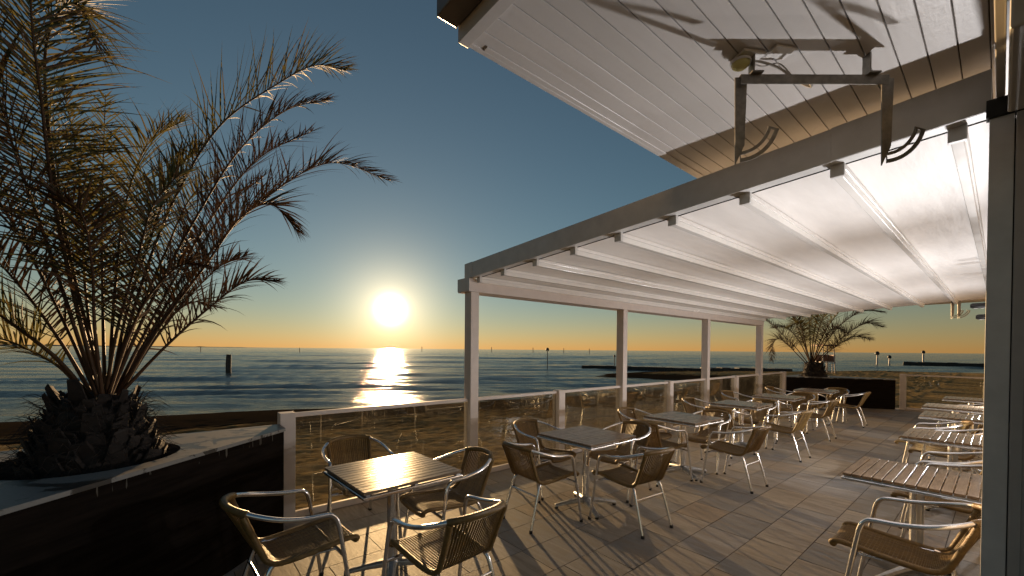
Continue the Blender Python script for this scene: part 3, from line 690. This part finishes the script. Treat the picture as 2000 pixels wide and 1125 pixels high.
B1 = (-.345, 3.54, .79)
def px1(lst, y0, y1):        # picture positions spread over a real range of distances
    n = len(lst); return [at_y(x, y, y0+(y1-y0)*i/(n-1)) for i, (x, y) in enumerate(lst)]
D, G = LEAF_DRY, LEAF
FR1 = [
 dict(p=px1([(195, 770), (150, 600), (104, 380), (80, 190), (62, 40), (60, -130)], 3.45, 3.05), L=.40, m=G, n=115, v=.15, tw=1.2, th=.02, s=(72, 36)),
 dict(p=px1([(200, 765), (140, 520), (100, 300), (88, 110), (118, 20), (160, 15), (190, 95)], 3.5, 3.3), L=.42, n=105, v=.1, th=.018, s=(72, 40), d=.3),
 dict(p=px1([(205, 770), (200, 560), (200, 380), (206, 185)], 3.6, 4.3), L=.30, n=70, v=.1),
 dict(p=px1([(212, 770), (225, 560), (245, 400), (290, 280), (360, 235)], 3.6, 4.2), L=.40, n=95, tw=.3, d=.55),
 dict(p=px1([(215, 770), (275, 560), (340, 390), (430, 245), (540, 165), (615, 128), (674, 138)], 3.6, 3.9), L=.43, n=120),
 dict(p=px1([(216, 770), (290, 600), (380, 430), (470, 290), (560, 215), (640, 196)], 3.5, 3.6), L=.34, m=D, n=105, d=.5),
 dict(p=px1([(222, 772), (310, 600), (410, 430), (505, 310), (612, 255)], 3.6, 4.2), L=.38, n=100, m=D),
 dict(p=px1([(225, 775), (320, 620), (430, 470), (540, 370), (650, 318), (760, 352)], 3.6, 3.7), L=.38, n=120, m=D, d=.45),
 dict(p=px1([(228, 778), (310, 640), (400, 520), (470, 425), (530, 400), (580, 450)], 3.5, 3.4), L=.34, n=95, m=D, d=.5),
 dict(p=px1([(225, 775), (300, 640), (380, 500), (450, 400), (520, 340)], 3.7, 4.5), L=.34, n=85, m=D),
 dict(p=px1([(226, 778), (320, 680), (410, 600), (480, 550), (540, 550)], 3.5, 3.3), L=.26, n=70, m=D, d=.6),
 dict(p=px1([(215, 775), (250, 600), (300, 450), (340, 340), (395, 285)], 3.6, 3.8), L=.36, n=85),
 dict(p=px1([(228, 780), (290, 680), (360, 590), (430, 520), (480, 500)], 3.6, 4.0), L=.30, n=70, m=D, d=.6),
 dict(p=px1([(215, 775), (260, 640), (320, 500), (370, 390), (430, 330)], 3.7, 4.5), L=.30, n=70),
 dict(p=px1([(205, 775), (230, 640), (270, 500), (300, 400), (360, 330)], 3.5, 3.1), L=.32, n=70),
 dict(p=px1([(190, 775), (130, 640), (60, 500), (-10, 380), (-80, 300)], 3.5, 3.7), L=.36, n=80, m=D),
 dict(p=px1([(182, 785), (110, 700), (20, 630), (-80, 560), (-160, 540)], 3.45, 3.2), L=.34, n=70, pe=.35, th=.021),
 dict(p=px1([(185, 780), (120, 670), (40, 560), (-50, 470), (-150, 430)], 3.6, 4.0), L=.34, n=70, m=D),
 dict(p=px1([(195, 770), (150, 560), (120, 400), (100, 260), (40, 100)], 3.7, 4.2), L=.36, n=80, tw=.5),
 dict(p=px1([(200, 772), (170, 600), (160, 440), (150, 300), (120, 160)], 3.6, 4.6), L=.34, n=80),
 dict(p=px1([(210, 775), (250, 660), (290, 580), (350, 520), (400, 520)], 3.45, 3.0), L=.28, n=60, m=D, d=.7),
 dict(p=px1([(200, 775), (185, 640), (180, 520), (160, 420), (110, 380)], 3.4, 2.9), L=.30, n=60, m=D, d=.5),
 dict(p=px1([(220, 780), (270, 690), (330, 620), (380, 590), (420, 600)], 3.7, 4.2), L=.26, n=50, d=.7, m=D),
 dict(p=px1([(180, 785), (120, 720), (50, 680), (-20, 660), (-90, 690)], 3.6, 4.0), L=.30, n=55, d=.7),
 dict(p=px1([(190, 775), (100, 500), (30, 300), (-20, 140), (-90, 20)], 3.4, 3.2), L=.36, n=80, m=D),
]
palm('palm_tree', 'large date palm with browned fronds rising from the foreground planter', B1, FR1, .335, .17, .47, .0140, 1., seed=1)
B2 = (15.05, 3.66, .74)
def px2(lst, x0, x1): n = len(lst); return [at_x(x, y, x0+(x1-x0)*i/(n-1)) for i, (x, y) in enumerate(lst)]
FR2 = [dict(p=px2(l, 15.05, 15.05+dx), L=.42, n=95, m=mm, d=.75, th=.020) for l, dx, mm in [
 ([(1580, 712), (1555, 680), (1530, 655), (1505, 632), (1488, 620)], .5, D), ([(1578, 714), (1555, 690), (1540, 675), (1522, 662), (1510, 672), (1506, 705)], -.6, D),
 ([(1582, 712), (1570, 670), (1556, 635), (1548, 612), (1530, 590)], -.7, D), ([(1584, 710), (1582, 660), (1580, 620), (1575, 580), (1560, 555)], .4, G),
 ([(1586, 710), (1592, 670), (1602, 635), (1618, 600), (1640, 580)], -.8, G), ([(1588, 710), (1612, 670), (1645, 632), (1685, 608), (1725, 610)], .4, D),
 ([(1590, 712), (1620, 680), (1655, 652), (1690, 632), (1722, 638)], -.5, D), ([(1590, 714), (1615, 690), (1640, 672), (1670, 658), (1700, 663)], -.9, D),
 ([(1584, 710), (1590, 650), (1600, 610), (1615, 570), (1650, 540)], .9, G), ([(1582, 710), (1568, 650), (1555, 600), (1535, 560), (1500, 540)], .8, G),
 ([(1584, 712), (1575, 680), (1568, 650), (1560, 630), (1540, 640)], -1.0, G), ([(1588, 712), (1600, 680), (1615, 655), (1632, 640), (1650, 650)], -1.1, D),
 ([(1586, 710), (1605, 660), (1630, 620), (1660, 590), (1700, 575)], 1.0, G), ([(1583, 710), (1560, 665), (1535, 640), (1510, 640)], .9, D)]]
palm('palm_tree', 'distant date palm arching under the end of the pergola roof', B2, FR2, .34, .20, .50, .018, 1., boots=110, seed=2)

# ------------------------------------------------------------ building: soffit, fascia, wall
SZ = 2.90
def building():
    root = empty('building', (2.8, -.5, 0), label='taupe building with white boarded eaves overhanging the terrace', category='building'); o_ = Vector((2.8, -.5, 0))
    sh = lambda mb: (setattr(mb, 'v', [(x-o_.x, y-o_.y, z) for x, y, z in mb.v]), mb)[1]
    b = MB(); b.box(2.803, 2.97, -3.0, -.062, -.005, SZ-.004); b.box(2.97, 15.9, -.30, -.12, -.005, SZ-.004); sh(b).build('wall', WALLM, root)
    b = MB(); b.box(2.80, 2.93, -.022, .050, 0, 2.62); sh(b).build('corner_post', GREYP, root, bevel=.002)
    b = MB(); b.box(2.795, 2.93, -.0615, -.026, 0, 2.62); sh(b).build('door_frame', WALLM, root, bevel=.003)
    b = MB(); b.box(2.815, 2.92, -.0255, -.0225, 0, 2.62); sh(b).build('joint_seal', DARK, root)
    # boarded soffit
    b = MB(); e0, e1 = 1.488, -.13; n = 18; w = (e0-e1)/n
    for k in range(n):
        y1 = e0-k*w; b.box(1.0, 16.0, y1-w+.0022, y1-.0022, SZ, SZ+.018)
    sh(b).build('soffit', BOARDS, root, bevel=.0018, seg=1)
    b = MB(); b.box(1.0, 16.0, e1, e0, SZ+.012, SZ+.10); sh(b).build('roof_deck', GROUT, root)
    b = MB(); b.box(1.0, 16.0, e0-.004, e0+.022, SZ-.006, SZ+.19); b.box(1.06, 16.0, e0-.034, e0-.004, SZ-.008, SZ-.0005); sh(b).build('edge_trim', BOARDS, root, bevel=.002, seg=1)
    b = MB(); b.box(.946, .998, -3.0, e0+.022, SZ-.012, SZ+.19); sh(b).build('fascia', BOARDS, root, bevel=.002)
    b = MB(); b.box(.845, .944, -3.0, e0+.03, SZ+.05, SZ+.17); sh(b).build('gutter', m_simple('brown_gutter', (.16, .13, .10), .35, .2, 10, .1, .05), root, bevel=.006)
    b = MB(); b.box(.80, 16.0, -3.0, e0+.04, SZ+.20, SZ+.26); sh(b).build('roof', WALLM, root)
    # trim and roller housing along the top of the near wall
    b = MB(); b.box(1.0, 2.79, .006, .032, 2.70, SZ-.001); sh(b).build('cornice', CREAM, root, bevel=.004)
    hs = MB(); hs.box(1.9, 2.56, -.55, -.001, 2.535, 2.70); hs.box(1.9, 2.55, -.55, -.003, 2.705, SZ-.002); h = sh(hs).build('shutter_housing', CREAM, root, bevel=.008)
    sl2 = MB()
    for k in range(5): sl2.box(1.893, 1.901, -.50, -.02, 2.72+.034*k, 2.735+.034*k)
    sh(sl2).build('louvre', CREAM, h)
    b = MB(); b.box(2.785, 2.85, -.5, .06, 2.625, 2.70); sh(b).build('head_joint', DARK, root)
building()

# ------------------------------------------------------------ awning brackets and lamps
def arm_plate(mb, M, flip=1):
    # flat plate: vertical strap then a curved slotted arm, 5 mm thick, in the local xz plane
    t = .0025
    def plate(poly):
        n = len(poly); mb.add([M @ Vector((x, -t, z)) for x, z in poly]+[M @ Vector((x, t, z)) for x, z in poly], [(i, (i+1) % n, n+(i+1) % n, n+i) for i in range(n)]+[tuple(range(n-1, -1, -1)), tuple(range(n, 2*n))])
    plate([(-.016, 0), (.038, 0), (.030, -.30), (-.010, -.388)])
    def arc(r0, r1, n=18):
        # centre up and left of the strap foot so that the arm sweeps up and out
        cx, cz = -.01, -.18; prev = None; v = []
        for i in range(n+1):
            a = math.radians(-82+i*66/n); k = .5+.5*math.cos(i/n*0)
            v.append(((cx+r0*math.cos(a), cz+r0*math.sin(a)), (cx+r1*math.cos(a), cz+r1*math.sin(a))))
        for i in range(n): plate([v[i][0], v[i][1], v[i+1][1], v[i+1][0]])
        return v
    v = arc(.150, .164); w = arc(.180, .197)
    for e in (0, -1):
        a, b = v[e], w[e]; d = Vector((0.0, 0.0)); plate([a[0], b[1], (b[1][0]+(.004 if e else -.004), b[1][1]+(.008 if e else 0)), (a[0][0], a[0][1]+(.008 if e else 0))])
def bracket(loc, length, rz, label, two=True):
    root = empty('awning_bracket', loc, rz, label, 'bracket', 'steel awning brackets')
    if two:
        b = MB(); b.box(0, length, -.022, .022, -.004, 0); b.box(0, length, -.022, -.018, -.042, -.004); b.build('cross_bar', STEEL, root, bevel=.0008, seg=1)
        b = MB()
        for x in (.04, length-.1): b.box(x, x+.05, -.04, .04, .0, .006); b.box(x+.015, x+.022, -.02, .02, .006, .10)
        b.build('hanger', STEEL, root)
    for k in range(2):
        x = 0 if k == 0 else length
        b = MB(); arm_plate(b, Matrix.Translation((x, .0 if two else (.0), -.002)) @ (Matrix.Rotation(0, 4, 'Z'))); b.build('slotted_arm', STEEL, root)
    return root
pa, pb = Vector((1.945, .770, 2.80)), Vector((2.440, .350, 2.80))
bracket(pa, (pb-pa).length, math.atan2(pb.y-pa.y, pb.x-pa.x), 'steel bar with two slotted curved arms hanging below the boarded eaves')
bracket(Vector((12.10, .66, 2.66)), .10, math.radians(-60), 'small pair of slotted curved arms at the far end of the roof bars', two=False)

def eave_lamp():
    root = empty('eave_lamp', (1.955, .765, SZ), label='small oval amber lamp with a white plate fixed under the boarded eaves', category='lamp')
    b = MB(); M = Matrix.Rotation(math.radians(-30), 4, 'Z'); b.box(-.02, .09, -.045, .045, -.012, -.0005, M); b.box(.10, .20, -.09, -.02, -.010, -.0005, M); b.build('mounting_plate', PROFILE, root, bevel=.002, seg=1)
    b = MB(); b.lathe([(.001, -.062), (.020, -.060), (.034, -.050), (.038, -.036), (.030, -.022), (.015, -.012)], (0, 0), 24)
    m = Mat('amber_lens'); mm = m.done(m.bsdf((.62, .60, .26), .25, 0, None)); b.build('lens', mm, root)
    b = MB(); b.lathe([(.041, -.040), (.043, -.034), (.041, -.028)], (0, 0), 24); b.build('lens_ring', GREYP, root)
    for k, dz in enumerate((0, .02)):
        b = MB(); b.tube(smoothpts([(.03, -.02, -.02), (.10, -.05, -.012-dz), (.17, -.10, -.035+dz), (.22, -.15, -.09), (.245, -.20, -.135), (.225, -.205, -.13)], 30), .0055 if k == 0 else .003, 8); b.build('cable', CABLE, root)
eave_lamp()

def wall_spot(Y, Z, X, label, on=False):
    root = empty('wall_lamp', (X, -.12, Z), label=label, category='wall lamp', group='black lamps on the wall')
    b = MB(); b.box(-.03, .03, 0, .02, -.05, .05); b.build('back_plate', BLACK, root, bevel=.003)
    b = MB(); L_ = Y+.12; b.tube([(0, .01, 0), (0, L_*.55, 0)], .018, 14); b.tube([(0, L_*.5, 0), (0, L_*.52, 0), (0, L_-.02, 0), (0, L_, 0)], [.026, .034, .034, .022], 18); b.build('housing', BLACK, root)
    b = MB()
    for k in range(3): b.lathe([(0, -.038), (.016, -.0375), (.018, -.033)], (0, L_*(.58+.15*k)), 12)
    b.build('lens', PROFILE, root)
wall_spot(.275, 2.195, 8.0, 'upper of two short black lamps sticking out from the wall')
wall_spot(.225, 2.047, 8.0, 'lower of two short black lamps sticking out from the wall')

def floodlight(X, Z, power, label, aim=(0, .50, .86), spread=170):
    root = empty('floodlight', (X, -.12, Z), label=label, category='floodlight', group='floodlights on the wall under the awning')
    b = MB(); b.box(-.09, .09, .0, .05, -.06, .06); b.build('housing', BLACK, root, bevel=.006)
    m = Mat('lit_lens'); e = m.node('ShaderNodeEmission'); e.inputs[1].default_value = 3; mm = m.done(e.outputs[0])
    b = MB(); b.box(-.075, .075, .051, .054, -.045, .045); b.build('lens', mm, root)
    l = bpy.data.lights.new('floodlight_bulb', 'AREA'); l.energy = power; l.shape = 'DISK'; l.size = .07; l.color = (1.0, .97, .97)
    lo = bpy.data.objects.new('floodlight_bulb', l); COL.objects.link(lo); lo.parent = root; lo.location = (0, .10, 0); l.spread = math.radians(spread); lo.rotation_euler = Vector(aim).to_track_quat('-Z', 'Y').to_euler()
floodlight(4.25, .95, 16.5, 'black floodlight on the wall above the foreground wall table', (-.7, .3, .64), 128)
floodlight(7.0, .8, 26, 'black floodlight on the wall between the second and third wall tables', (-.30, .78, .55))
floodlight(9.9, .8, 24, 'black floodlight on the wall near the far end of the awning', (-.30, .78, .55))

# ------------------------------------------------------------ things out on the beach and in the sea
WOODP = m_simple('weathered_pile', (.07, .055, .045), .85, 0, 4, .4, .5)
def pile(px, pyb, h, r, lab, top=None, cat='post', name='mooring_post', d=None, mat=None):
    p = at_z(px, pyb, SEA_Z); root = empty(name, (p.x, p.y, SEA_Z-.5), label=lab, category=cat)
    b = MB(); b.tube([(0, 0, 0), (0, 0, .5+h*.5), (r*.15, 0, .5+h)], [r, r*1.0, r*.9], 12); b.build('shaft', mat or WOODP, root)
    if top:
        b = MB(); b.lathe([(.001, .5+h-top*.3), (top*.8, .5+h), (top, .5+h+top*.7), (top*.7, .5+h+top*1.6), (.001, .5+h+top*1.9)], (0, 0), 14); b.build('marker_top', WOODP if cat == 'post' else BLACK, root)
pile(446, 728, 1.55, .20, 'thick weathered wooden pile in the shallow water by the big palm')
pile(1069, 719, 2.05, .045, 'thin pole with a round dark top, left of the groyne', top=.20, cat='beacon', name='beacon_pole')
pile(1200, 714, 1.25, .045, 'thin pole with a round dark top, beside the second pergola post', top=.15, cat='beacon', name='beacon_pole')
pile(1713, 711, 1.75, .12, 'pale pole with a dark head, leftmost right of the distant palm', top=.35, cat='beacon', mat=PAINT, name='beacon_pole')
pile(1737, 712, 1.15, .12, 'short pale pole between two taller ones near the far jetty', top=.3, cat='beacon', mat=PAINT, name='beacon_pole')
pile(1803, 711, 2.1, .14, 'pale pole standing on the far jetty', top=.3, cat='beacon', mat=PAINT, name='beacon_pole')
for px, pyb, lab in [(392, 687, 'thin stake on the horizon right of the big palm'), (585, 688, 'thin stake on the horizon left of the sun'), (824, 686, 'thin stake on the horizon just right of the sun'), (960, 687, 'thin stake on the horizon just right of the first pergola post'),
                     (1041, 688, 'thin stake on the horizon, first left of the round-topped pole'), (1101, 689, 'thin stake on the horizon right of the round-topped pole'), (1151, 690, 'thin stake on the horizon above the groyne tip')]:
    p = at_z(px, pyb, SEA_Z); dist = (p-CAM).dot(FWD); k = min(1, 190/dist); q = CAM+(p-CAM)*1.0
    d = max(60, min(dist, 260)); base_ = Vector((p.x, p.y, SEA_Z-.5)); hgt = 9*dist/F_PX
    b = MB(); b.tube([(0, 0, 0), (0, 0, hgt+.5)], dist*.55/F_PX, 8); o = b.build('sea_stake', WOODP); o.location = base_; tag(o, lab, 'stake', 'stakes far out in the sea')

def groyne(a, bnd, w, h, lab, name='groyne'):
    a, bnd = Vector(a), Vector(bnd); L_ = (bnd-a).length; ang_ = math.atan2(bnd.y-a.y, bnd.x-a.x)
    root = empty(name, (a.x, a.y, SEA_Z-.6), ang_, lab, 'groyne'); r = random.Random(int(L_*10)); b = MB(); n = int(L_/.9)
    for k in range(n):
        x0 = k*L_/n; b.box(x0, x0+L_/n-.02, -w/2+r.uniform(-.05, .05), w/2+r.uniform(-.05, .05), 0, .6+h*r.uniform(.88, 1.08))
    b.build('stone_wall', m_simple('wet_dark_stone', (.035, .030, .026), .6, 0, 6, .4, .5), root, bevel=.03, seg=1)
groyne((38.2, 32.4, 0), (43.6, 19.4, 0), 1.0, .36, 'dark low stone groyne running from the sand spit into the sea')
groyne((43.8, 20.6, 0), (50.5, 14.5, 0), 1.2, .42, 'long dark stone groyne behind the sand, crossing the pergola posts')
groyne((99.6, 11.0, 0), (95.9, -6, 0), 1.4, .6, 'far dark jetty at the right beyond the end railing')

def tower():
    WHT = m_simple('pale_painted_timber', (.42, .38, .36), .6, 0, 8, .15, .1)
    c = at_z(1611, 731, -.42); root = empty('lifeguard_tower', (c.x, c.y, -.42), math.radians(40), 'open lifeguard tower with a flat canopy and boarded rail behind the distant palm', 'lifeguard tower')
    for sx in (-1, 1):
        for sy in (-1, 1):
            b = MB(); b.tube([(sx*.62, sy*.5, 0), (sx*.48, sy*.42, 2.55)], .045, 8); b.build('leg', WHT, root)
    b = MB(); b.box(-.62, .62, -.55, .55, 1.08, 1.14); b.build('platform', WHT, root)
    b = MB(); b.box(-.55, .55, -.52, -.49, 1.15, 1.75); b.box(.50, .53, -.49, .50, 1.15, 1.75); b.build('side_boards', RUST, root)
    b = MB(); b.box(-.95, .95, -.70, .70, 2.55, 2.60); b.box(-.80, .80, -.60, .60, 2.602, 2.66); b.build('canopy', RUST, root)
    b = MB()
    for k in range(5): b.box(-.72, -.60, -.25, .25, .18*(k+1), .18*(k+1)+.03)
    b.tube([(-.66, -.25, 0), (-.60, -.25, 1.1)], .03, 6); b.tube([(-.66, .25, 0), (-.60, .25, 1.1)], .03, 6); b.build('ladder', WHT, root)
tower()
